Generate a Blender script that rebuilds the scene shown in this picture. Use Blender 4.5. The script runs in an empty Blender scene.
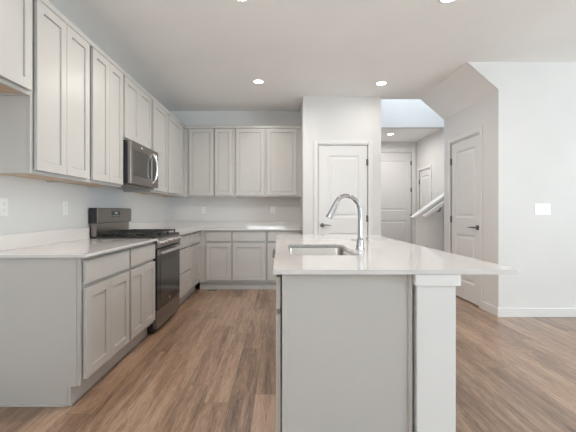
import bpy, bmesh, math, random
from mathutils import Vector, Matrix
random.seed(7)
S = bpy.context.scene
COL = S.collection
PI = math.pi

# ------------------------------------------------------------------ camera, world, lights, exposure
cam_d = bpy.data.cameras.new('camera')
cam = bpy.data.objects.new('camera', cam_d); COL.objects.link(cam)
cam.location = (0, 0, 1.145); cam.rotation_euler = (PI/2, 0, 0)
cam_d.sensor_width = 36; cam_d.lens = 22.5
cam_d.shift_x = 0.01476; cam_d.shift_y = -0.0073
cam_d.clip_start = 0.02
S.camera = cam
S.view_settings.view_transform = 'Standard'; S.view_settings.look = 'None'
S.view_settings.gamma = 1.0; S.view_settings.use_curve_mapping = False
S.view_settings.exposure = 0.26
S.cycles.use_denoising = True
S.cycles.max_bounces = 10; S.cycles.diffuse_bounces = 6; S.cycles.glossy_bounces = 4
S.cycles.transmission_bounces = 6; S.cycles.caustics_reflective = False; S.cycles.caustics_refractive = False
S.cycles.sample_clamp_indirect = 6

w = bpy.data.worlds.new('sky'); S.world = w; w.use_nodes = True
bg = w.node_tree.nodes['Background']; bg.inputs[0].default_value = (0.72, 0.85, 1.0, 1); bg.inputs[1].default_value = 1.0

def area(name, loc, rot, sx, sy, power, color, shape='RECTANGLE', spread=PI):
    d = bpy.data.lights.new(name, 'AREA'); d.shape = shape; d.size = sx
    if shape in ('RECTANGLE', 'ELLIPSE'): d.size_y = sy
    d.energy = power; d.color = color; d.spread = spread
    o = bpy.data.objects.new(name, d); COL.objects.link(o); o.location = loc; o.rotation_euler = rot
    return o
COOL = (0.84, 0.92, 1.0); WARM = (1.0, 0.945, 0.89)
area('daylight_patio_door', (6.36, -0.9, 1.15), (0, PI/2, 0), 2.2, 3.2, 105, (0.62, 0.86, 1.0))                 # through the glass on the right
area('patio_ceiling_fill', (6.30, -0.9, 0.75), (0, PI/2+1.1, 0), 1.0, 3.2, 225, (0.92, 0.985, 1.0))           # added fill lamp standing in for patio bounce, aimed up to brighten the ceiling
area('rear_window_uplight', (-0.55, -3.42, 1.4), (PI/2+1.18, 0, 0), 1.5, 1.4, 95, (0.90, 0.97, 1.0))   # unseen window behind the camera, its lamp tipped up as added ceiling fill
area('daylight_upstairs', (2.4, 5.9, 5.05), (math.radians(14), 0, 0), 1.9, 1.2, 50, (0.80, 0.91, 1.0))

# ------------------------------------------------------------------ materials
def mat(name, color, rough=0.5, metal=0.0, spec=0.5, **kw):
    m = bpy.data.materials.new(name); m.use_nodes = True
    b = m.node_tree.nodes['Principled BSDF']
    b.inputs['Base Color'].default_value = (*color, 1); b.inputs['Roughness'].default_value = rough
    b.inputs['Metallic'].default_value = metal; b.inputs['Specular IOR Level'].default_value = spec
    for k, v in kw.items(): b.inputs[k.replace('_', ' ')].default_value = v
    return m
class NT:
    def __init__(s, m): s.t = m.node_tree; s.b = s.t.nodes['Principled BSDF']
    def n(s, typ, **props):
        x = s.t.nodes.new(typ)
        for k, v in props.items(): setattr(x, k, v)
        return x
    def l(s, a, b): s.t.links.new(a, b)
    def math(s, op, a, b=None):
        x = s.n('ShaderNodeMath', operation=op)
        for i, v in enumerate((a, b)):
            if v is None: continue
            if isinstance(v, (int, float)): x.inputs[i].default_value = v
            else: s.l(v, x.inputs[i])
        return x.outputs[0]
    def coord(s, which='Object'): return s.n('ShaderNodeTexCoord').outputs[which]
    def noise(s, vec, scale, detail=2, rough=0.5):
        x = s.n('ShaderNodeTexNoise'); x.inputs['Scale'].default_value = scale
        x.inputs['Detail'].default_value = detail; x.inputs['Roughness'].default_value = rough
        s.l(vec, x.inputs['Vector']); return x.outputs[0]
    def ramp(s, f, stops):
        x = s.n('ShaderNodeValToRGB'); e = x.color_ramp.elements
        while len(e) < len(stops): e.new(0.5)
        for el, (p, c) in zip(e, stops): el.position = p; el.color = (*c, 1)
        s.l(f, x.inputs[0]); return x.outputs[0]
    def mapping(s, vec, scale=(1,1,1), loc=(0,0,0)):
        x = s.n('ShaderNodeMapping'); x.inputs['Scale'].default_value = scale; x.inputs['Location'].default_value = loc
        s.l(vec, x.inputs[0]); return x.outputs[0]
    def bump(s, h, strength, dist=0.001):
        x = s.n('ShaderNodeBump'); x.inputs['Strength'].default_value = strength; x.inputs['Distance'].default_value = dist
        s.l(h, x.inputs['Height']); s.l(x.outputs[0], s.b.inputs['Normal'])
def textured_paint(name, color, rough=0.6, scale=90, strength=0.25, var=0.02):
    m = mat(name, color, rough, spec=0.3); t = NT(m); c = t.coord()
    h = t.noise(c, scale, 3); t.bump(h, strength, 0.002)
    big = t.noise(c, 1.5, 2)
    lo = tuple(v*(1-var) for v in color); hi = tuple(min(1, v*(1+var)) for v in color)
    t.l(t.ramp(big, [(0.3, lo), (0.7, hi)]), t.b.inputs['Base Color'])
    return m
M_WALL = textured_paint('wall_paint', (0.74, 0.735, 0.73))
M_CEIL = textured_paint('ceiling_paint', (0.94, 0.94, 0.935), 0.8, 60, 0.5)
M_TRIM = mat('white_trim_paint', (0.77, 0.765, 0.76), 0.35)
M_CAB = textured_paint('greige_cabinet_paint', (0.52, 0.505, 0.485), 0.33, 400, 0.02, 0.01)
M_CAB.node_tree.nodes['Principled BSDF'].inputs['Specular IOR Level'].default_value = 0.5
M_GAP = mat('dark_reveal', (0.05, 0.045, 0.04), 0.8)
M_UNDER = mat('maple_underside', (0.62, 0.46, 0.32), 0.5)
t = NT(M_UNDER); t.l(t.ramp(t.noise(t.mapping(t.coord(), (3, 40, 40)), 2, 4), [(0.3, (0.54, 0.39, 0.26)), (0.7, (0.66, 0.50, 0.36))]), t.b.inputs['Base Color'])
M_STEEL = mat('stainless_steel', (0.27, 0.245, 0.23), 0.30, 1.0)
t = NT(M_STEEL); t.bump(t.noise(t.mapping(t.coord(), (2, 2, 300)), 4, 2), 0.05, 0.001)
M_BRIGHT = mat('brushed_steel_bright', (0.78, 0.77, 0.76), 0.22, 1.0)
M_CHROME = mat('chrome', (0.50, 0.50, 0.51), 0.05, 1.0)
M_NICKEL = mat('satin_nickel', (0.22, 0.21, 0.20), 0.3, 1.0)
M_BGLASS = mat('black_glass', (0.012, 0.012, 0.013), 0.06, 0.0, 0.4)
M_WGLASS = mat('smoked_window_glass', (0.035, 0.03, 0.028), 0.12, 0.0, 0.6)
M_BLACK = mat('black_enamel', (0.02, 0.02, 0.022), 0.35)
M_IRON = mat('cast_iron', (0.025, 0.025, 0.025), 0.55)
M_PLASTIC = mat('white_plastic', (0.86, 0.86, 0.86), 0.3)
M_SLOT = mat('grey_slot', (0.42, 0.42, 0.42), 0.6)
M_DISPLAY = mat('dark_display', (0.02, 0.025, 0.025), 0.1)
M_DIGIT = mat('display_digits', (0.35, 0.38, 0.38), 0.4, Emission_Color=(0.7, 0.85, 0.85, 1), Emission_Strength=0.12)
M_LAMP = mat('lamp_lens', (1, 0.97, 0.92), 0.5, Emission_Color=(1, 0.93, 0.82, 1), Emission_Strength=14)
M_GLASS = mat('window_glass', (1, 1, 1), 0.0, 0.0, 0.5, Transmission_Weight=1.0, IOR=1.1)
M_QUARTZ = mat('white_quartz', (0.70, 0.685, 0.675), 0.05, 0.0, 0.75)
t = NT(M_QUARTZ); c = t.coord()
t.l(t.ramp(t.noise(c, 260, 2), [(0.30, (0.62, 0.605, 0.595)), (0.45, (0.67, 0.656, 0.648)), (0.8, (0.69, 0.676, 0.668))]), t.b.inputs['Base Color'])

# floor: vinyl planks laid along Y
M_FLOOR = mat('plank_floor', (0.3, 0.2, 0.14), 0.34, 0.0, 0.9, Coat_Weight=0.35, Coat_Roughness=0.30, Coat_IOR=1.5)
t = NT(M_FLOOR); c = t.coord(); sep = t.n('ShaderNodeSeparateXYZ'); t.l(c, sep.inputs[0])
PW, PL = 0.152, 1.22
xr = t.math('DIVIDE', sep.outputs[0], PW); row = t.math('FLOOR', xr); fx = t.math('SUBTRACT', xr, row)
wn = t.n('ShaderNodeTexWhiteNoise', noise_dimensions='1D'); t.l(row, wn.inputs['W'])
yr = t.math('ADD', t.math('DIVIDE', sep.outputs[1], PL), t.math('MULTIPLY', wn.outputs[0], 7.0)); idx = t.math('FLOOR', yr); fy = t.math('SUBTRACT', yr, idx)
cmb = t.n('ShaderNodeCombineXYZ'); t.l(row, cmb.inputs[0]); t.l(idx, cmb.inputs[1])
wn2 = t.n('ShaderNodeTexWhiteNoise', noise_dimensions='3D'); t.l(cmb.outputs[0], wn2.inputs['Vector'])
# grain, shifted per plank
gv = t.n('ShaderNodeCombineXYZ')
t.l(t.math('ADD', t.math('MULTIPLY', sep.outputs[0], 19.0), t.math('MULTIPLY', wn2.outputs[0], 40.0)), gv.inputs[0])
t.l(t.math('ADD', t.math('MULTIPLY', sep.outputs[1], 1.3), t.math('MULTIPLY', wn2.outputs[0], 90.0)), gv.inputs[1])
g1 = t.noise(gv.outputs[0], 1.0, 5, 0.6)
rings = t.math('FRACT', t.math('MULTIPLY', g1, 9.0))
gv2 = t.mapping(gv.outputs[0], (9, 3, 1)); g2 = t.noise(gv2, 1.0, 3, 0.6)
tone = t.math('ADD', t.math('MULTIPLY', wn2.outputs[0], 0.20), t.math('ADD', t.math('MULTIPLY', g1, 0.66), t.math('ADD', t.math('MULTIPLY', rings, 0.17), t.math('MULTIPLY', g2, 0.34))))
colr = t.ramp(tone, [(0.42, (0.060, 0.030, 0.018)), (0.54, (0.165, 0.093, 0.056)), (0.67, (0.285, 0.172, 0.106)), (0.84, (0.45, 0.30, 0.205))])
seam = t.math('MULTIPLY', t.math('GREATER_THAN', t.math('MINIMUM', fx, t.math('SUBTRACT', 1.0, fx)), 0.010), t.math('GREATER_THAN', t.math('MINIMUM', fy, t.math('SUBTRACT', 1.0, fy)), 0.0016))
mx = t.n('ShaderNodeMix', data_type='RGBA', blend_type='MULTIPLY'); mx.inputs[0].default_value = 1.0
sc = t.math('ADD', t.math('MULTIPLY', seam, 0.55), 0.45)
cc = t.n('ShaderNodeCombineXYZ')
for i in range(3): t.l(sc, cc.inputs[i])
t.l(colr, mx.inputs[6]); t.l(cc.outputs[0], mx.inputs[7]); t.l(mx.outputs[2], t.b.inputs['Base Color'])
t.bump(t.math('ADD', g2, t.math('MULTIPLY', seam, 2.0)), 0.12, 0.001)

# ------------------------------------------------------------------ mesh helpers
class MB:
    def __init__(s): s.bm = bmesh.new()
    def box(s, x0, x1, y0, y1, z0, z1, bev=0.0, seg=2):
        r = bmesh.ops.create_cube(s.bm, size=1.0); vs = r['verts']
        for v in vs: v.co = Vector((x0 if v.co.x < 0 else x1, y0 if v.co.y < 0 else y1, z0 if v.co.z < 0 else z1))
        if bev > 0:
            es = {e for v in vs for e in v.link_edges}
            bmesh.ops.bevel(s.bm, geom=list(es), offset=bev, segments=seg, affect='EDGES', profile=0.5)
        return s
    def cyl(s, p0, p1, r0, r1=None, n=24, caps=True):
        p0, p1 = Vector(p0), Vector(p1); r1 = r0 if r1 is None else r1
        d = (p1-p0).normalized(); a = d.orthogonal().normalized(); b = d.cross(a)
        A = [s.bm.verts.new(p0 + r0*(math.cos(k*2*PI/n)*a + math.sin(k*2*PI/n)*b)) for k in range(n)]
        B = [s.bm.verts.new(p1 + r1*(math.cos(k*2*PI/n)*a + math.sin(k*2*PI/n)*b)) for k in range(n)]
        for k in range(n): s.bm.faces.new((A[k], A[(k+1) % n], B[(k+1) % n], B[k]))
        if caps: s.bm.faces.new(A[::-1]); s.bm.faces.new(B)
        return s
    def tube(s, pts, rad, n=16):
        pts = [Vector(p) for p in pts]; m = len(pts)
        rad = rad if isinstance(rad, (list, tuple)) else [rad]*m
        prev = None; rings = []
        for i, p in enumerate(pts):
            d = (pts[min(i+1, m-1)] - pts[max(i-1, 0)]).normalized()
            a = d.orthogonal().normalized() if prev is None else (prev - d*prev.dot(d)).normalized()
            prev = a; b = d.cross(a)
            rings.append([s.bm.verts.new(p + rad[i]*(math.cos(k*2*PI/n)*a + math.sin(k*2*PI/n)*b)) for k in range(n)])
        for i in range(m-1):
            for k in range(n): s.bm.faces.new((rings[i][k], rings[i][(k+1) % n], rings[i+1][(k+1) % n], rings[i+1][k]))
        s.bm.faces.new(rings[0][::-1]); s.bm.faces.new(rings[-1])
        return s
    def lathe(s, c, prof, n=32):
        c = Vector(c); rings = []
        for r, z in prof:
            rings.append([s.bm.verts.new(c + Vector((r*math.cos(k*2*PI/n), r*math.sin(k*2*PI/n), z))) for k in range(n)])
        for i in range(len(rings)-1):
            for k in range(n): s.bm.faces.new((rings[i][k], rings[i][(k+1) % n], rings[i+1][(k+1) % n], rings[i+1][k]))
        s.bm.faces.new(rings[0][::-1]); s.bm.faces.new(rings[-1])
        return s
    def prism(s, poly, axis, a0, a1):
        """poly of 2D points, extruded along axis 'x','y' or 'z'"""
        def P(p, a): return {'x': (a, p[0], p[1]), 'y': (p[0], a, p[1]), 'z': (p[0], p[1], a)}[axis]
        A = [s.bm.verts.new(P(p, a0)) for p in poly]; B = [s.bm.verts.new(P(p, a1)) for p in poly]; n = len(poly)
        for k in range(n): s.bm.faces.new((A[k], A[(k+1) % n], B[(k+1) % n], B[k]))
        s.bm.faces.new(A[::-1]); s.bm.faces.new(B)
        return s
    def panelled(s, x0, x1, z0, z1, y0, t, rects, recess=0.007, slope=0.006, raised=0.0, edge=0.0015, groove=0.0):
        """slab whose front is at y0 facing -y, thickness t; rects are recessed panels (xa,xb,za,zb)"""
        bm = s.bm
        xa, xb, za, zb = x0+edge, x1-edge, z0+edge, z1-edge
        xs = sorted({xa, xb, *[r[0] for r in rects], *[r[1] for r in rects]})
        zs = sorted({za, zb, *[r[2] for r in rects], *[r[3] for r in rects]})
        cache = {}
        def V(x, y, z):
            k = (round(x, 5), round(y, 5), round(z, 5))
            if k not in cache: cache[k] = bm.verts.new((x, y, z))
            return cache[k]
        def ring(a, ya, b, yb):
            A = [(a[0], a[2]), (a[1], a[2]), (a[1], a[3]), (a[0], a[3])]; B = [(b[0], b[2]), (b[1], b[2]), (b[1], b[3]), (b[0], b[3])]
            for k in range(4):
                j = (k+1) % 4
                bm.faces.new((V(A[k][0], ya, A[k][1]), V(A[j][0], ya, A[j][1]), V(B[j][0], yb, B[j][1]), V(B[k][0], yb, B[k][1])))
        def inset(r, d): return (r[0]+d, r[1]-d, r[2]+d, r[3]-d)
        def quad(r, y): bm.faces.new((V(r[0], y, r[2]), V(r[1], y, r[2]), V(r[1], y, r[3]), V(r[0], y, r[3])))
        for i in range(len(xs)-1):
            for j in range(len(zs)-1):
                cx, cz = (xs[i]+xs[i+1])/2, (zs[j]+zs[j+1])/2
                if any(r[0] < cx < r[1] and r[2] < cz < r[3] for r in rects): continue
                quad((xs[i], xs[i+1], zs[j], zs[j+1]), y0)
        for r in rects:
            r1 = inset(r, slope); ring(r, y0, r1, y0+recess)
            if raised:
                r2 = inset(r1, 0.02); r3 = inset(r2, 0.018); ring(r1, y0+recess, r2, y0+recess); ring(r2, y0+recess, r3, y0+recess-raised); quad(r3, y0+recess-raised)
            elif groove:
                r2 = inset(r1, groove); r3 = inset(r2, 0.001); ring(r1, y0+recess, r2, y0+recess); ring(r2, y0+recess, r3, y0+recess-0.004); quad(r3, y0+recess-0.004)
            else: quad(r1, y0+recess)
        f = (xa, xb, za, zb); o = (x0, x1, z0, z1)
        # outer boundary of the front may carry extra grid points; the chamfer and sides are built from the corners
        ring(o, y0+edge, f, y0); ring(o, y0+t, o, y0+edge); quad((x0, x1, z0, z1), y0+t)
        return s
    def build(s, name, m, parent=None, smooth=False):
        bmesh.ops.remove_doubles(s.bm, verts=s.bm.verts, dist=1e-6)
        bmesh.ops.recalc_face_normals(s.bm, faces=s.bm.faces)
        me = bpy.data.meshes.new(name); s.bm.to_mesh(me); s.bm.free()
        me.materials.append(m)
        if smooth:
            for p in me.polygons: p.use_smooth = True
        o = bpy.data.objects.new(name, me); COL.objects.link(o)
        if parent: o.parent = parent
        if smooth:
            md = o.modifiers.new('edges', 'EDGE_SPLIT'); md.split_angle = math.radians(40)
        return o
def tag(o, label, cat, group=None):
    o['label'] = label; o['category'] = cat
    if group: o['group'] = group
    return o
def thing(name, label, cat, loc=(0,0,0), rz=0.0, group=None):
    o = bpy.data.objects.new(name, None); COL.objects.link(o); o.empty_display_size = 0.1
    o.location = loc; o.rotation_euler = (0, 0, rz); return tag(o, label, cat, group)
def structure(name, mb, m, parent=None, label=None):
    o = mb.build(name, m, parent)
    if not parent: o['kind'] = 'structure'
    return o

# ------------------------------------------------------------------ key planes (metres)
XL, YB = -1.789, 5.84                 # left wall, kitchen back wall
CZ = 2.775                            # ceiling
YP, XP0, XP1 = 5.09, 0.332, 1.436     # pantry block front and its sides
XR, YF = 2.385, 3.92                  # closet wall on the right, wall facing the camera on the right
YS0, YS1 = 5.217, 6.62                # stairwell opening
XH, YE, HZ = 3.04, 8.0, 2.70          # hall right wall, entry wall, hall ceiling
XE, YR = 6.5, -3.6                    # far right wall, wall behind the camera
TOP = 5.2
T = 0.12

def wall_x(x, y0, y1, z0, z1, holes, out):
    """wall in a plane of constant x, thickness T towards out (+1/-1); holes (ya,yb,za,zb)"""
    a, b = (x, x+T) if out > 0 else (x-T, x); mb = MB()
    ys = sorted({y0, y1, *[h[0] for h in holes], *[h[1] for h in holes]})
    for i in range(len(ys)-1):
        c = (ys[i]+ys[i+1])/2; hs = [h for h in holes if h[0] < c < h[1]]
        if not hs: mb.box(a, b, ys[i], ys[i+1], z0, z1)
        for h in hs:
            if h[2] > z0: mb.box(a, b, ys[i], ys[i+1], z0, h[2])
            if h[3] < z1: mb.box(a, b, ys[i], ys[i+1], h[3], z1)
    return mb
def wall_y(y, x0, x1, z0, z1, holes, out):
    a, b = (y, y+T) if out > 0 else (y-T, y); mb = MB()
    xs = sorted({x0, x1, *[h[0] for h in holes], *[h[1] for h in holes]})
    for i in range(len(xs)-1):
        c = (xs[i]+xs[i+1])/2; hs = [h for h in holes if h[0] < c < h[1]]
        if not hs: mb.box(xs[i], xs[i+1], a, b, z0, z1)
        for h in hs:
            if h[2] > z0: mb.box(xs[i], xs[i+1], a, b, z0, h[2])
            if h[3] < z1: mb.box(xs[i], xs[i+1], a, b, h[3], z1)
    return mb
structure('floor', MB().box(XL-T, XE+T, YR-T, YE+T, -0.1, 0), M_FLOOR)
structure('ceiling', MB().box(XL-T, XE+T, YR-T, YS0, CZ, CZ+0.3).box(XL-T, XP1-T, YS0, YB+T, CZ, CZ+0.3), M_CEIL)
structure('ceiling_hall', MB().box(XP1, XH, YS1+T, YE, HZ, HZ+0.1), M_CEIL)
structure('ceiling_stairwell', MB().box(XP1-T, XE+T, YS0-T, YS1+T, TOP, TOP+0.1), M_CEIL)
structure('wall_left', wall_x(XL, YR, YB+T, 0, CZ, [], -1), M_WALL)
structure('wall_back', wall_y(YB, XL, XP0, 0, CZ, [], 1), M_WALL)
PD = ((318.0-279.5)/70.7, (367.7-279.5)/70.7, 0, 2.096)         # pantry door opening
structure('wall_pantry', wall_y(YP, XP0, XP1, 0, CZ, [PD], 1), M_WALL)
structure('wall_pantry_side', wall_x(XP0, YP+T, YB, 0, CZ, [], 1), M_WALL)
structure('wall_hall_left', MB().box(XP1-T, XP1, YP+T, YE, 0, CZ).box(XP1-T, XP1, YS0, YS1+T, CZ, TOP), M_WALL)
ED = (2.016, 2.933, 0, 2.474)                                    # entry door opening
structure('wall_entry', wall_y(YE, XP1-T, XH+T, 0, HZ+0.1, [ED], 1), M_WALL)
SD = (7.235, 7.83, 0, 2.03)                                       # small door on the hall's right wall
structure('wall_hall_right', wall_x(XH, YS1+T, YE, 0, HZ, [SD], 1), M_WALL)
structure('wall_stairwell', MB().box(XP1, XH, YS1, YS1+T, HZ, TOP).box(XH, XE, YS1, YS1+T, 0, TOP), M_WALL)
CD = (4.28, 5.01, 0, 2.088)                                    # closet door opening
structure('wall_right', wall_x(XR, YF, YS0, 0, CZ, [CD], 1), M_WALL)
structure('wall_front', wall_y(YF, XR+T, XE, 0, CZ, [], 1).prism([(2.045, CZ), (XR, CZ), (XR, 2.477)], 'y', YF, YF+0.0115), M_WALL)
structure('wall_closet_back', MB().box(XR+T, XE, YS0-T, YS0, 0, CZ), M_WALL)
structure('wall_upstairs', MB().box(XP1-T, XE, YS0-T, YS0, CZ+0.3, TOP), M_WALL)
structure('wall_soffit', MB().prism([(2.045, CZ), (XR, CZ), (XR, 2.477)], 'y', YF+0.012, YS0), M_CEIL)
structure('wall_far_right', wall_x(XE, YR, YS1+T, 0, CZ, [(-2.6, 0.8, 0.05, 2.3)], 1), M_WALL)
structure('wall_stairwell_right', MB().box(XE, XE+T, YS0-T, YS1+T, CZ, TOP), M_WALL)
structure('wall_rear', wall_y(YR, XL-T, XE+T, 0, CZ, [(-1.3, 0.2, 0.75, 2.25), (2.3, 4.5, 0.75, 2.25)], -1), M_WALL)
# baseboards
BH, BT = 0.098, 0.014
structure('baseboard_front', MB().box(XR-BT, XE, YF-BT, YF, 0, BH, 0.003), M_TRIM)
structure('baseboard_right', MB().box(XR-BT, XR, YF, CD[0]-0.066, 0, BH, 0.003).box(XR-BT, XR, CD[1]+0.066, YS0, 0, BH, 0.003), M_TRIM)
structure('baseboard_pantry', MB().box(XP0, PD[0]-0.072, YP-BT, YP, 0, BH, 0.003).box(PD[1]+0.072, XP1, YP-BT, YP, 0, BH, 0.003), M_TRIM)
structure('baseboard_hall', MB().box(XP1, XP1+BT, YP, YE, 0, BH, 0.003).box(XP1+BT, ED[0]-0.08, YE-BT, YE, 0, BH, 0.003), M_TRIM)
structure('baseboard_rear', MB().box(XL, XE, YR, YR+BT, 0, BH, 0.003), M_TRIM)
structure('baseboard_far_right', MB().box(XE-BT, XE, 0.88, YF, 0, BH, 0.003).box(XE-BT, XE, YR, -2.68, 0, BH, 0.003), M_TRIM)

# windows out of the frame, where the daylight comes from
def window(name, width, height, loc, rz, mull):
    r = bpy.data.objects.new(name, None); COL.objects.link(r); r.location = loc; r.rotation_euler = (0, 0, rz); r['kind'] = 'structure'
    f = MB(); b = 0.06
    f.box(0, width, 0.03, 0.1, 0, b).box(0, width, 0.03, 0.1, height-b, height)
    for k in range(mull+1):
        x = (width-b)*k/mull; f.box(x, x+b, 0.03, 0.1, b, height-b)
    f.build('window_frame', M_TRIM, r)
    for k in range(mull):
        x0 = (width-b)*k/mull+b; x1 = (width-b)*(k+1)/mull
        MB().box(x0, x1, 0.06, 0.066, b, height-b).build('window_pane', M_GLASS, r)
    c = MB(); e = 0.07
    c.box(-e, 0, -0.015, 0, -e, height+e).box(width, width+e, -0.015, 0, -e, height+e).box(0, width, -0.015, 0, height, height+e)
    if loc[2] > 0.3: c.box(0, width, -0.03, 0, -e, 0)
    c.build('casing', M_TRIM, r)
window('window_1', 3.4, 2.25, (XE, 0.8, 0.05), -PI/2, 2)
window('window_2', 1.5, 1.5, (0.2, YR, 0.75), PI, 2)
window('window_3', 2.2, 1.5, (4.5, YR, 0.75), PI, 2)

# ------------------------------------------------------------------ doors
def door(name, width, height, loc, rz, handle_side, panels, casing=0.058, hinges=(0.24, 0.5, 0.88), set_back=0.006, handle_z=0.95, gap=0.012, lever=True):
    """origin at the lower left corner of the opening seen from its front, front faces local -y"""
    r = bpy.data.objects.new(name, None); COL.objects.link(r); r.location = loc; r.rotation_euler = (0, 0, rz); r['kind'] = 'structure'
    g = 0.003
    s = MB().panelled(g, width-g, gap, height-g-0.011, set_back, 0.036, panels, 0.009, 0.012, 0.006, 0.002)
    s.build('door_slab', M_TRIM, r)
    c = MB(); e = casing; j = 0.006
    for (a0, a1) in ((-e, j), (width-j, width+e)):
        pass
    c.box(-e, -j, -0.018, 0, 0, height+e, 0.004).box(width+j, width+e, -0.018, 0, 0, height+e, 0.004).box(-j, width+j, -0.018, 0, height+j, height+e, 0.004)
    c.build('casing', M_TRIM, r)
    jm = MB().box(-0.001, 0.0, 0, T, 0, height).box(width, width+0.001, 0, T, 0, height).box(0, width, 0, T, height-0.010, height)
    jm.box(0, 0.010, set_back+0.040, T, 0, height).box(width-0.010, width, set_back+0.040, T, 0, height)
    jm.build('jamb', M_TRIM, r)
    hx = width if handle_side < 0 else 0.0
    for q in hinges:
        z = height*q; sgn = 1 if handle_side > 0 else -1
        h = MB().cyl((hx+sgn*0.002, set_back-0.008, z-0.045), (hx+sgn*0.002, set_back-0.008, z+0.045), 0.008, n=12)
        h.box(hx+(0.0 if sgn > 0 else -0.022), hx+(0.022 if sgn > 0 else 0.0), set_back-0.003, set_back, z-0.045, z+0.045)
        h.build('hinge', M_NICKEL, r)
    if lever:
        kx = 0.062 if handle_side < 0 else width-0.062; d = 1 if handle_side < 0 else -1
        MB().cyl((kx, set_back, handle_z), (kx, set_back-0.012, handle_z), 0.031, 0.028).build('handle_rose', M_NICKEL, r, True)
        lv = MB().tube([(kx, set_back-0.010, handle_z), (kx, set_back-0.045, handle_z), (kx+d*0.012, set_back-0.056, handle_z), (kx+d*0.05, set_back-0.058, handle_z+0.004), (kx+d*0.115, set_back-0.056, handle_z-0.002)], [0.012, 0.011, 0.011, 0.009, 0.007], 12)
        lv.build('handle_lever', M_NICKEL, r, True)
    return r
pw = PD[1]-PD[0]
door('door_1', pw, PD[3], (PD[0], YP, 0), 0, -1, [(0.145, pw-0.125, 0.24, 0.845), (0.145, pw-0.125, 1.065, 1.94)], handle_z=0.955)
cw = CD[1]-CD[0]
# closet door faces -X: local x runs towards -Y, so its left edge is the far one
door('door_2', cw, CD[3], (XR, CD[1], 0), -PI/2, 1, [(0.13, cw-0.13, 0.24, 0.85), (0.13, cw-0.13, 1.07, 1.95)], handle_z=0.955, gap=0.014)
ew = ED[1]-ED[0]
door('door_3', ew, ED[3], (ED[0], YE, 0), 0, -1, [(0.12, ew-0.10, 0.24, 0.95), (0.12, ew-0.10, 1.17, 2.28)], hinges=(0.12, 0.42, 0.66, 0.9), casing=0.09, handle_z=1.0)
sw = SD[1]-SD[0]
door('door_4', sw, SD[3], (XH, SD[1], 0), -PI/2, 1, [(0.11, sw-0.11, 0.24, 0.85), (0.11, sw-0.11, 1.07, 1.9)])

# ------------------------------------------------------------------ cabinets (local: x width, front at y=0 facing -y, z up)
TK, CT = 0.114, 0.876
def shaker(mb, x0, x1, z0, z1, y=-0.0270, t=0.020, st=0.058):
    mb.panelled(x0, x1, z0, z1, y, t, [(x0+st, x1-st, z0+st, z1-st)], 0.013, 0.0008, 0, 0.0012, 0.0028); return mb
def slab_front(mb, x0, x1, z0, z1, y=-0.0270, t=0.020):
    mb.panelled(x0, x1, z0, z1, y, t, [], 0, 0, 0, 0.0025); return mb
def base_cabinet(label, loc, rz, width, doors=(), drawers=(), depth=0.60, group=None, open_top=False, toe=0.055):
    r = thing('base_cabinet', label, 'cabinet', loc, rz, group); W = width-0.001
    cb = MB()
    if open_top: cb.box(0, 0.018, 0.02, depth, TK, CT-0.001).box(W-0.018, W, 0.02, depth, TK, CT-0.001).box(0.018, W-0.018, 0.02, depth, TK, TK+0.018).box(0.018, W-0.018, depth-0.008, depth, TK+0.018, CT-0.001)
    else: cb.box(0, W, 0.02, depth, TK, CT-0.001)
    cb.build('carcass', M_CAB, r)
    MB().box(0, W, 0.0, 0.0195, TK, CT-0.001, 0.001, 1).build('face_frame', M_CAB, r)
    MB().box(0, W, toe, depth, 0.0, TK-0.0005).build('toe_kick', M_CAB, r)
    for (x0, x1, z0, z1) in drawers: slab_front(MB(), x0, x1, z0, z1).build('drawer', M_CAB, r)
    for (x0, x1, z0, z1) in doors: shaker(MB(), x0, x1, z0, z1).build('door', M_CAB, r)
    return r
DZ = (0.714, 0.853); OZ = (0.148, 0.688)
def wall_cabinet(label, loc, rz, width, doors, z0=1.372, z1=2.453, depth=0.31, group=None, filler=None):
    r = thing('wall_cabinet', label, 'cabinet', (loc[0], loc[1], z0), rz, group); W = width-0.001; h = z1-z0
    MB().box(0, W, 0.02, depth, 0.018, h).build('carcass', M_CAB, r)
    MB().box(0, W, 0.0, 0.0195, 0.0, h, 0.001, 1).box(0, 0.012, 0.0195, depth, 0, 0.0175).box(W-0.012, W, 0.0195, depth, 0, 0.0175).build('face_frame', M_CAB, r)
    MB().box(0.0125, W-0.0125, 0.02, depth, 0.012, 0.0175).build('underside', M_UNDER, r)
    MB().box(0, W, -0.024, -0.0002, h-0.027, h+0.008, 0.002).build('top_moulding', M_CAB, r)
    for (a, b) in doors: shaker(MB(), a, b, 0.022, h-0.034).build('door', M_CAB, r)
    return r

# left run, faces at X = FB (base) and FU (upper)
FB, FU = -1.177, -1.47
LR = PI/2
GB = 'base cabinets'; GU = 'wall cabinets'
Y0, Y1, Y2 = 2.126, 2.776, 3.352
R2, R3, YK = 4.122, 4.672, 5.263
b1 = base_cabinet('greige two-door base cabinet with exposed end panel, nearest on the left', (FB, Y0, 0), LR, Y1-Y0,
    doors=[(0.020, 0.326, *OZ), (0.329, 0.634, *OZ)], drawers=[(0.020, 0.634, *DZ)], group=GB)
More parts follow.
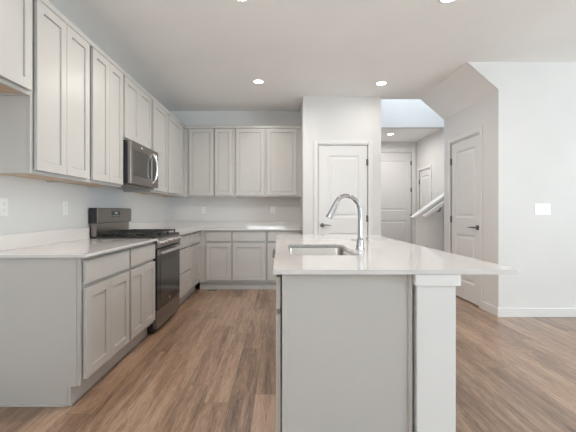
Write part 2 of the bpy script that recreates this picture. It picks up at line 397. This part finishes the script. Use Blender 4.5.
# end panel facing the camera: applied sheet and shoe moulding (local x<0 is towards the camera)
MB().box(-0.005, -0.0005, 0.020, 0.598, TK, CT-0.002).box(-0.005, -0.0005, 0.075, 0.598, 0.0, TK).build('end_panel', M_CAB, b1)
MB().box(-0.017, -0.0055, 0.085, 0.598, 0.0, 0.014, 0.003).build('shoe_moulding', M_CAB, b1)
base_cabinet('greige two-door base cabinet directly in front of the gas range', (FB, Y1, 0), LR, Y2-Y1,
    doors=[(0.020, 0.287, *OZ), (0.290, 0.558, *OZ)], drawers=[(0.020, 0.558, *DZ)], group=GB)
base_cabinet('greige three-drawer base cabinet just beyond the gas range', (FB, R2+0.002, 0), LR, R3-R2-0.002,
    drawers=[(0.02, 0.535, *DZ), (0.02, 0.535, 0.418, 0.698), (0.02, 0.535, 0.140, 0.405)], group=GB)
base_cabinet('narrow greige base cabinet on left wall run in the far inside corner', (FB, R3, 0), LR, YK-R3,
    doors=[(0.02, 0.535, *OZ)], drawers=[(0.02, 0.535, *DZ)], group=GB)
# back run: local x = world X
XB0 = FB+0.0005
base_cabinet('greige base cabinet on back wall beside the inside corner, with filler strip', (XB0, YK, 0), 0, 0.487,
    doors=[(0.110, 0.472, *OZ)], drawers=[(0.110, 0.472, *DZ)], depth=0.57, group=GB)
base_cabinet('wider greige single-door base cabinet in the middle of the back wall', (XB0+0.487, YK, 0), 0, 0.50,
    doors=[(0.008, 0.486, *OZ)], drawers=[(0.008, 0.486, *DZ)], depth=0.57, group=GB)
base_cabinet('greige base cabinet on back wall against pantry, half hidden by the island', (XB0+0.987, YK, 0), 0, XP0-XB0-0.987-0.001,
    doors=[(0.018, 0.470, *OZ)], drawers=[(0.018, 0.470, *DZ)], depth=0.57, group=GB)

# upper cabinets, left wall
wall_cabinet('short greige wall cabinet at upper left edge, above the empty refrigerator space', (FU, 1.208, 0), LR, 0.914,
    [(0.02, 0.452), (0.456, 0.894)], z0=1.83, group=GU)
wall_cabinet('tall greige two-door wall cabinet with exposed side, nearest on the left wall', (FU, Y0-0.002, 0), LR, 0.642, [(0.022, 0.318), (0.322, 0.614)], group=GU)
wall_cabinet('tall greige two-door wall cabinet directly in front of the microwave', (FU, 2.768, 0), LR, 0.578, [(0.022, 0.287), (0.291, 0.556)], group=GU)
wall_cabinet('short greige two-door wall cabinet directly above the microwave', (FU, 3.348, 0), LR, 0.757, [(0.020, 0.350), (0.354, 0.715)], z0=1.820, group=GU)
wall_cabinet('tall greige single-door wall cabinet just beyond the microwave', (FU, 4.107, 0), LR, 0.563, [(0.022, 0.535)], group=GU)
wall_cabinet('tall greige wall cabinet on left wall in the far corner', (FU, 4.671, 0), LR, 0.868, [(0.025, 0.70)], group=GU)
# upper cabinets, back wall
YU = 5.53; XU0 = FU+0.001; UW = 0.47
wall_cabinet('greige wall cabinet on back wall beside the left corner', (XU0, YU, 0), 0, 0.47, [(0.085, 0.460)], group=GU)
wall_cabinet('narrowest greige wall cabinet on the back wall', (XU0+0.47, YU, 0), 0, 0.317, [(0.010, 0.277)], group=GU)
wall_cabinet('widest greige two-door wall cabinet on back wall beside the pantry', (XU0+0.787, YU, 0), 0, XP0-XU0-0.787-0.001, [(0.016, 0.450), (0.490, 0.946)], group=GU)

# ------------------------------------------------------------------ countertops
CT0, CT1 = 0.876, 0.896
FX = FB+0.047
ct = MB().box(XL+0.001, FX, Y0-0.028, Y2-0.002, CT0, CT1, 0.003).build('countertop', M_QUARTZ)
tag(ct, 'white quartz countertop on the left between end panel and gas range', 'countertop')
MB().box(XL+0.001, XL+0.020, Y0-0.028, Y2-0.002, CT1, CT1+0.100, 0.002).build('backsplash', M_QUARTZ, ct)
YX = YK-0.043
ct2 = MB().prism([(XL+0.001, R2+0.004), (FX, R2+0.004), (FX, YX), (XP0-0.002, YX), (XP0-0.002, YB-0.001), (XL+0.001, YB-0.001)], 'z', CT0, CT1).build('countertop', M_QUARTZ)
tag(ct2, 'white quartz corner countertop along the back wall beyond the gas range', 'countertop')
MB().box(XL+0.001, XL+0.020, R2+0.004, YB-0.001, CT1, CT1+0.100, 0.002).box(XL+0.020, XP0-0.002, YB-0.020, YB-0.001, CT1, CT1+0.100, 0.002).build('backsplash', M_QUARTZ, ct2)

# ------------------------------------------------------------------ gas range
RW = R2-Y2-0.002
rg = thing('gas_range', 'stainless steel gas range with black glass oven door between base cabinets', 'range', (FB, Y2, 0), LR)
D = 0.60
MB().box(0, RW, 0.004, D, 0.035, 0.895, 0.002).build('body', M_BLACK, rg)
for fx_ in (0.05, RW-0.05):
    for fy_ in (0.05, D-0.05): MB().cyl((fx_, fy_, 0), (fx_, fy_, 0.035), 0.02, n=12).build('foot', M_BLACK, rg)
MB().box(0, RW, -0.030, D-0.08, 0.8955, 0.912, 0.004).build('cooktop', M_BLACK, rg)
for k, (gx, gy) in enumerate(((0.18, 0.14), (0.18, 0.38), (0.381, 0.26), (0.58, 0.14), (0.58, 0.38))):
    MB().lathe((gx, gy, 0.9121), [(0.048, 0), (0.048, 0.006), (0.034, 0.008), (0.034, 0.016), (0.0, 0.018)][:4], 24).build('burner', M_IRON, rg)
for (g0, g1) in ((0.012, 0.255), (0.262, 0.500), (0.507, RW-0.012)):
    g = MB(); za, zb = 0.936, 0.948
    for y in (0.015, 0.495): g.box(g0, g1, y-0.006, y+0.006, za, zb, 0.002)
    for x in (g0+0.006, g1-0.006): g.box(x-0.006, x+0.006, 0.015, 0.495, za, zb, 0.002)
    m_ = (g0+g1)/2; g.box(m_-0.005, m_+0.005, 0.02, 0.49, za, zb, 0.002)
    for y in (0.14, 0.26, 0.38): g.box(g0, g1, y-0.005, y+0.005, za, zb, 0.002)
    for x in (g0+0.006, g1-0.006):
        for y in (0.02, 0.255, 0.49): g.box(x-0.006, x+0.006, y-0.006, y+0.006, 0.912, za)
    g.build('grate', M_IRON, rg)
# backguard
bgd = MB().box(0, RW, D-0.075, D-0.001, 1.035, 1.182, 0.003).build('backguard', M_BLACK, rg)
MB().box(0.002, RW-0.002, D-0.083, D-0.0755, 1.038, 1.180, 0.003).build('control_face', M_STEEL, bgd)
MB().box(0.285, 0.470, D-0.0855, D-0.0835, 1.090, 1.152, 0.001).build('display', M_DISPLAY, bgd)
dg = MB()
for q, xx in enumerate((0.345, 0.372, 0.392)): dg.box(xx, xx+0.014, D-0.0862, D-0.0857, 1.122, 1.142)
for q in range(6): dg.box(0.297+q*0.028, 0.315+q*0.028, D-0.0862, D-0.0857, 1.100, 1.106)
dg.build('display_digits', M_DIGIT, bgd)
MB().box(0.02, RW-0.02, D-0.062, D-0.001, 0.912, 1.0345).build('backguard_riser', M_STEEL, rg)
# front control panel, tilted
MB().prism([(-0.012, 0.795), (-0.046, 0.806), (-0.030, 0.894), (0.003, 0.894), (0.003, 0.795)], 'x', 0.001, RW-0.001).build('control_panel', M_STEEL, rg)
nrm = Vector((0, -0.984, 0.179))
for kx in (0.085, 0.205, 0.381, 0.555, 0.675):
    p = Vector((kx, -0.0385, 0.850))
    k_ = MB().cyl(p, p+nrm*0.010, 0.027, 0.026, 24).cyl(p+nrm*0.010, p+nrm*0.034, 0.022, 0.019, 24)
    k_.build('knob', M_BRIGHT, rg, True)
# oven door
od = MB().box(0.003, RW-0.003, -0.036, 0.0035, 0.222, 0.790, 0.004).build('oven_door', M_BGLASS, rg)
MB().box(0.105, RW-0.105, -0.0375, -0.0362, 0.30, 0.665, 0.0004, 1).build('oven_window', M_WGLASS, od)
MB().box(0.003, RW-0.003, -0.040, -0.0362, 0.735, 0.790, 0.002).build('door_rail', M_STEEL, od)
hd = MB().tube([(0.035, -0.085, 0.762), (RW/2, -0.092, 0.762), (RW-0.035, -0.085, 0.762)], 0.0155, 16)
for xx in (0.055, RW-0.055): hd.cyl((xx, -0.040, 0.762), (xx, -0.084, 0.762), 0.011, n=14)
hd.build('handle', M_BRIGHT, od, True)
bd = MB().cyl((RW/2, -0.0363, 0.262), (RW/2, -0.0385, 0.262), 0.0165, n=24); bd.build('badge', M_BRIGHT, od)
dr = MB().box(0.003, RW-0.003, -0.034, 0.0035, 0.045, 0.215, 0.004).build('storage_drawer', M_STEEL, rg)

# ------------------------------------------------------------------ microwave
MW = 0.754
mwv = thing('microwave', 'stainless over-the-range microwave with bowed handle, above the gas range', 'microwave', (FU, 3.350, 1.412), LR)
MH = 0.406
MB().box(0, MW, -0.058, 0.31, 0.004, MH, 0.002).build('body', M_BLACK, mwv)
md = MB().panelled(0.0, MW*0.775, 0.0, MH, -0.088, 0.0295, [(0.055, MW*0.775-0.035, 0.075, MH-0.075)], 0.004, 0.003, 0, 0.004).build('door', M_STEEL, mwv)
MB().box(0.060, MW*0.775-0.040, -0.0855, -0.0842, 0.080, MH-0.080).build('window', M_WGLASS, md)
MB().box(0.25, 0.29, -0.0895, -0.0881, MH-0.045, MH-0.025, 0.0004, 1).build('badge', M_BRIGHT, md)
cp = MB().box(MW*0.775+0.003, MW, -0.088, -0.0585, 0.0, MH, 0.003).build('control_panel', M_STEEL, mwv)
MB().box(MW*0.775+0.012, MW-0.012, -0.0897, -0.0881, 0.075, MH-0.075, 0.0004, 1).build('keypad', M_BGLASS, cp)
hx = MW*0.775+0.004
MB().tube([(hx, -0.088, 0.045), (hx, -0.112, 0.075), (hx, -0.127, 0.13), (hx, -0.133, MH/2), (hx, -0.127, MH-0.13), (hx, -0.112, MH-0.075), (hx, -0.088, MH-0.045)], [0.013, 0.013, 0.0135, 0.014, 0.0135, 0.013, 0.013], 14).build('handle', M_BRIGHT, md, True)
vg = MB().box(0.03, MW-0.03, -0.03, 0.25, -0.012, 0.0035, 0.003)
for q in range(9): vg.box(0.06+q*0.072, 0.11+q*0.072, 0.0, 0.22, -0.015, -0.0115)
vg.build('vent_grille', M_STEEL, mwv)

# ------------------------------------------------------------------ island
IX, IY0, IY1 = 0.011, 1.590, 3.88      # cabinet face on the left side, near end, far end
PX0, PX1, PY0 = 0.595, 0.765, 1.560    # drywall half wall behind the cabinets
IR = -PI/2                             # local x runs towards -Y, local y towards +X
wi = structure('wall_island', MB().box(PX0, PX1, PY0, IY1, 0, CT0-0.001, 0.004), M_WALL)
ti = MB().box(PX0-0.010, PX1+0.016, PY0-0.012, IY1+0.012, 0.826, CT0-0.0015, 0.002); ti = structure('trim_1', ti, M_TRIM)
structure('baseboard_island', MB().box(PX1, PX1+BT, PY0, IY1, 0, BH, 0.003).box(PX0, PX1+BT, PY0-BT, PY0, 0, BH, 0.003), M_TRIM)
def island_cab(label, ynear, yfar, doors, drawers, open_top=False):
    wd = yfar-ynear
    return base_cabinet(label, (IX, yfar, 0), IR, wd, doors, drawers, depth=PX0-IX-0.012, group='island base cabinets', open_top=open_top)
w1 = 0.43
ic = island_cab('greige island base cabinet with broad end panel facing the camera', IY0, IY0+w1, [(0.02, w1-0.012, *OZ)], [(0.02, w1-0.012, *DZ)])
# end panel: framed sheet on the near end (local x = w1 is the near end)
MB().box(w1-0.001, w1+0.012, 0.0, 0.021, 0.0, CT0-0.002, 0.001, 1).box(w1-0.001, w1+0.012, PX0-IX-0.030, PX0-IX-0.012, 0.0, CT0-0.002, 0.001, 1).box(w1-0.001, w1+0.006, 0.0215, PX0-IX-0.0305, 0.0, CT0-0.002).build('end_panel', M_CAB, ic)
island_cab('greige island sink cabinet under the stainless sink', IY0+w1+0.001, 3.00, [(0.02, 0.488, *OZ), (0.491, 0.958, *OZ)], [(0.02, 0.958, *DZ)], True)
# dishwasher on the aisle side
dw = thing('dishwasher', 'stainless dishwasher in the island side facing the gas range', 'dishwasher', (IX, 3.602, 0), IR)
MB().box(0.002, 0.598, 0.004, 0.55, 0.10, CT0-0.004).build('body', M_BLACK, dw)
dd = MB().box(0.004, 0.596, -0.026, 0.0035, 0.112, CT0-0.006, 0.004).build('door', M_STEEL, dw)
h_ = MB().tube([(0.05, -0.062, 0.765), (0.55, -0.062, 0.765)], 0.011, 14)
for xx in (0.075, 0.525): h_.cyl((xx, -0.026, 0.765), (xx, -0.062, 0.765), 0.008, n=12)
h_.build('handle', M_NICKEL, dd, True)
MB().box(0.002, 0.598, 0.055, 0.55, 0.0, 0.0995).build('toe_kick', M_BLACK, dw)
island_cab('narrow greige island cabinet at the far end beside the dishwasher', 3.604, IY1, [(0.015, 0.261, *OZ)], [(0.015, 0.261, *DZ)])

# island slab with a rounded sink cut-out
SX0, SX1, SY0, SY1, SRAD = 0.062, 0.470, 2.055, 2.745, 0.045
def rrect(x0, x1, y0, y1, r, n=8):
    pts = []
    for (cx, cy, a0) in ((x1-r, y1-r, 0), (x0+r, y1-r, PI/2), (x0+r, y0+r, PI), (x1-r, y0+r, 1.5*PI)):
        for k in range(n+1):
            a = a0 + k*PI/2/n; pts.append((cx+r*math.cos(a), cy+r*math.sin(a)))
    return pts
bm = bmesh.new()
IX0, IX1, IYA, IYB = -0.0276, 1.035, 1.545, 3.95
outer = rrect(IX0, IX1, IYA, IYB, 0.006, 3); inner = rrect(SX0, SX1, SY0, SY1, SRAD)
es = []
for loop in (outer, inner):
    vs = [bm.verts.new((x, y, CT1)) for x, y in loop]
    es += [bm.edges.new((vs[k], vs[(k+1) % len(vs)])) for k in range(len(vs))]
bmesh.ops.triangle_fill(bm, use_beauty=True, edges=es)
ext = bmesh.ops.extrude_face_region(bm, geom=list(bm.faces))
for v in ext['geom']:
    if isinstance(v, bmesh.types.BMVert): v.co.z = CT0
mb = MB(); mb.bm.free(); mb.bm = bm
it = mb.build('countertop', M_QUARTZ)
tag(it, 'white quartz island countertop with sink cut-out and overhang on the right', 'countertop')

# sink
sk = thing('sink', 'stainless steel undermount sink set into the island countertop', 'sink', ((SX0+SX1)/2, (SY0+SY1)/2, 0.66))
ox, oy, oz = (SX0+SX1)/2, (SY0+SY1)/2, 0.66
bm = bmesh.new(); prev = None
prof = [(0.012, 0.874, 0.0), (-0.001, 0.874, 0.0), (-0.003, 0.868, 0.0), (-0.006, 0.70, 0.0), (-0.012, 0.682, 0.0), (-0.030, 0.672, 0.0)]
for (d, z, _) in prof:
    lp = [bm.verts.new((x-ox, y-oy, z-oz)) for x, y in rrect(SX0-d, SX1+d, SY0-d, SY1+d, max(0.012, SRAD+d))]
    if prev:
        for k in range(len(lp)): bm.faces.new((prev[k], prev[(k+1) % len(lp)], lp[(k+1) % len(lp)], lp[k]))
    prev = lp
bm.faces.new(prev)
mb = MB(); mb.bm.free(); mb.bm = bm
M_SINK = mat('satin_sink_steel', (0.50, 0.465, 0.43), 0.2, 1.0)
sb = mb.build('basin', M_SINK, sk, True)
sm_ = sb.modifiers.new('thickness', 'SOLIDIFY'); sm_.thickness = 0.0012; sm_.offset = 0
MB().lathe((0, 0.0, 0.0135), [(0.045, 0), (0.045, 0.003), (0.030, 0.001), (0.012, -0.001)], 24).build('drain', M_BRIGHT, sk)

# faucet
fc = thing('faucet', 'tall chrome gooseneck pull-down faucet standing beside the island sink', 'faucet', (0.537, 2.40, CT1))
def fpx(px, py): return Vector(((px-360.0)/150.0, 0, 1.145-(py-211.8)/150.0-CT1))
MB().lathe((0, 0, 0), [(0.031, 0), (0.031, 0.004), (0.026, 0.008), (0.024, 0.030), (0.021, 0.048)], 28).build('base', M_CHROME, fc, True)
MB().lathe((0, 0, 0.048), [(0.020, 0), (0.023, 0.003), (0.023, 0.012), (0.019, 0.018), (0.0155, 0.030)], 28).build('collar', M_CHROME, fc, True)
import mathutils
ctrl = [fpx(360, 239), fpx(360, 226), fpx(360, 214), fpx(359.3, 207.5), fpx(357, 202.3), fpx(353, 198.3), fpx(348, 196.2), fpx(343, 196.3), fpx(338.9, 198.7), fpx(336.6, 202)]
def smooth_path(P, n=6):
    out = []
    for i in range(len(P)-1):
        p0, p1, p2, p3 = P[max(i-1, 0)], P[i], P[i+1], P[min(i+2, len(P)-1)]
        for k in range(n):
            u = k/n
            out.append(0.5*((2*p1)+(p2-p0)*u+(2*p0-5*p1+4*p2-p3)*u*u+(3*p1-p0-3*p2+p3)*u**3))
    return out+[P[-1]]
MB().tube(smooth_path(ctrl), 0.0148, 18).build('spout', M_CHROME, fc, True)
a_, b_ = fpx(336.9, 201.2), fpx(328.6, 218.2)
dv = b_-a_
MB().tube([a_, a_+dv*0.08, a_+dv*0.12, a_+dv*0.5, a_+dv*0.93, b_], [0.0145, 0.016, 0.0155, 0.019, 0.0235, 0.022], 20).build('spray_head', M_CHROME, fc, True)
c_ = a_+dv*0.55+Vector((0.018, 0, 0.006)); MB().tube([c_-dv*0.16, c_+dv*0.16], 0.006, 10).build('spray_button', M_SLOT, fc, True)
lvr = MB().tube([(-0.020, -0.004, 0.057), (-0.042, -0.010, 0.060), (-0.060, -0.014, 0.063)], [0.006, 0.005, 0.006], 12).build('lever', M_CHROME, fc, True)

# ------------------------------------------------------------------ stairs and handrail beyond the closet wall
pk = MB()
KX, KZ0, SL = 2.05, 1.062, 0.715            # start of the sloped half wall, its height there, slope
KE = 4.0
structure('wall_stair', MB().prism([(KX, 0), (KE, 0), (KE, KZ0+SL*(KE-KX)), (KX, KZ0)], 'y', 5.42, 5.52), M_WALL)
nx, nz = -SL/math.hypot(1, SL), 1/math.hypot(1, SL)
def along(x, off): return (x+nx*off, KZ0+SL*(x-KX)+nz*off)
structure('trim_2', MB().prism([along(KX-0.03, 0.0), along(KE, 0.0), along(KE, 0.026), along(KX-0.03, 0.026)], 'y', 5.39, 5.55), M_TRIM)
hr = thing('handrail', 'white sloping handrail on the stair half wall beyond the closet door', 'handrail', (KX, 5.33, 0))
def hl(x, off): a = along(x, off); return (a[0]-KX, a[1])
MB().prism([hl(KX+0.06, -0.062), hl(KE, -0.062), hl(KE, -0.024), hl(KX+0.06, -0.024)], 'y', -0.025, 0.025).build('rail', M_TRIM, hr)
for bx in (0.27, 1.2):
    a = hl(KX+bx, -0.101)
    MB().tube([(a[0], 0.09, a[1]-0.02), (a[0], 0.03, a[1]-0.02), (a[0], 0.0, a[1]), (a[0], 0.0, a[1]+0.036)], 0.009, 10).build('bracket', M_NICKEL, hr, True)
structure('trim_3', MB().prism([(2.275, 1.085), (KE, 1.085+SL*(KE-2.275)), (KE, 0.985+SL*(KE-2.275)), (2.42, 1.085)], 'y', 5.39, 5.42), M_TRIM)
st = MB()
for k in range(12):
    st.box(2.15+k*0.265, 2.15+(k+1)*0.265, 5.5205, YS1-0.001, 0, 0.185*(k+1))
so = st.build('staircase', textured_paint('stair_carpet', (0.42, 0.39, 0.36), 0.95, 200, 0.6)); so['kind'] = 'structure'

# ------------------------------------------------------------------ recessed ceiling lights
def can_light(label, x, y, z, power, r=0.075, color=WARM):
    o = thing('recessed_light', label, 'ceiling light', (x, y, z), 0, 'recessed ceiling lights')
    n = 36; b = MB()
    A = [(r*0.74, -0.0005), (r*0.78, -0.006), (r, -0.005), (r, -0.0005)]
    rings = [[b.bm.verts.new((rr*math.cos(k*2*PI/n), rr*math.sin(k*2*PI/n), zz)) for k in range(n)] for rr, zz in A]
    for i in range(4):
        for k in range(n): b.bm.faces.new((rings[i][k], rings[i][(k+1) % n], rings[(i+1) % 4][(k+1) % n], rings[(i+1) % 4][k]))
    b.build('trim_ring', M_TRIM, o)
    MB().cyl((0, 0, -0.0005), (0, 0, -0.003), r*0.735, n=32).build('lens', M_LAMP, o)
    l = area('bulb', (0, 0, -0.012), (0, 0, 0), r*1.4, 0, power, color, 'DISK', math.radians(172)); l.parent = o
can_light('recessed ceiling light left, above the kitchen in front of the back cabinets', -0.264, 4.50, CZ, 9)
can_light('recessed ceiling light in front of the pantry wall corner', 1.29, 4.56, CZ, 2.8)
can_light('recessed ceiling light in lower hall ceiling before the entry door', 2.22, 7.20, HZ, 10)
can_light('recessed ceiling light at top edge of the photo, left of centre', -0.285, 2.715, CZ, 21, color=(1.0, 0.91, 0.82))
can_light('recessed ceiling light at top edge of the photo, right of centre', 1.288, 2.735, CZ, 8)

# ------------------------------------------------------------------ outlets, switch, floor register
def outlet(label, loc, rz):
    o = thing('wall_outlet', label, 'outlet', loc, rz, 'wall outlets above the counter')
    MB().box(-0.036, 0.036, -0.006, 0, -0.058, 0.058, 0.002).build('plate', M_PLASTIC, o)
    for dz in (-0.022, 0.022):
        rc = MB().box(-0.017, 0.017, -0.0078, -0.0061, dz-0.016, dz+0.016, 0.0005, 1).build('receptacle', M_PLASTIC, o)
        sl = MB()
        for dx in (-0.007, 0.007): sl.box(dx-0.0013, dx+0.0013, -0.0084, -0.0079, dz-0.001, dz+0.009)
        sl.cyl((0, -0.0079, dz-0.008), (0, -0.0084, dz-0.008), 0.003, n=10)
        sl.build('slots', M_SLOT, rc)
outlet('white outlet on left wall nearest the left edge of the photo', (XL, 2.33, 1.175), LR)
outlet('white outlet on left wall just in front of the gas range', (XL, 3.00, 1.175), LR)
outlet('white outlet on back wall, left one, near the corner', ((204-279.5)/61.6, YB, 1.175), 0)
outlet('white outlet on back wall, right one, nearer the pantry', ((272.7-279.5)/61.6, YB, 1.175), 0)
sp = thing('light_switch', 'white triple rocker light switch on the right-hand wall', 'switch', (2.862, YF, 1.172))
MB().box(-0.086, 0.086, -0.007, 0, -0.060, 0.060, 0.002).build('plate', M_PLASTIC, sp)
for dx in (-0.046, 0.0, 0.046):
    MB().prism([(-0.0072, -0.034), (-0.0125, -0.034), (-0.009, 0.034), (-0.0072, 0.034)], 'x', dx-0.016, dx+0.016).build('rocker', M_PLASTIC, sp)
fr = thing('floor_register', 'small dark floor register at the toe kick of the back cabinets', 'vent', (-0.985, 5.262, 0))
MB().box(-0.062, 0.062, -0.042, 0.042, 0, 0.004, 0.001).build('frame', mat('bronze_register', (0.07, 0.05, 0.04), 0.5, 0.6), fr)
sl = MB()
for q in range(9): sl.box(-0.052+q*0.0118, -0.045+q*0.0118, -0.034, 0.034, 0.0042, 0.0048)
sl.build('slots', M_SLOT, fr)
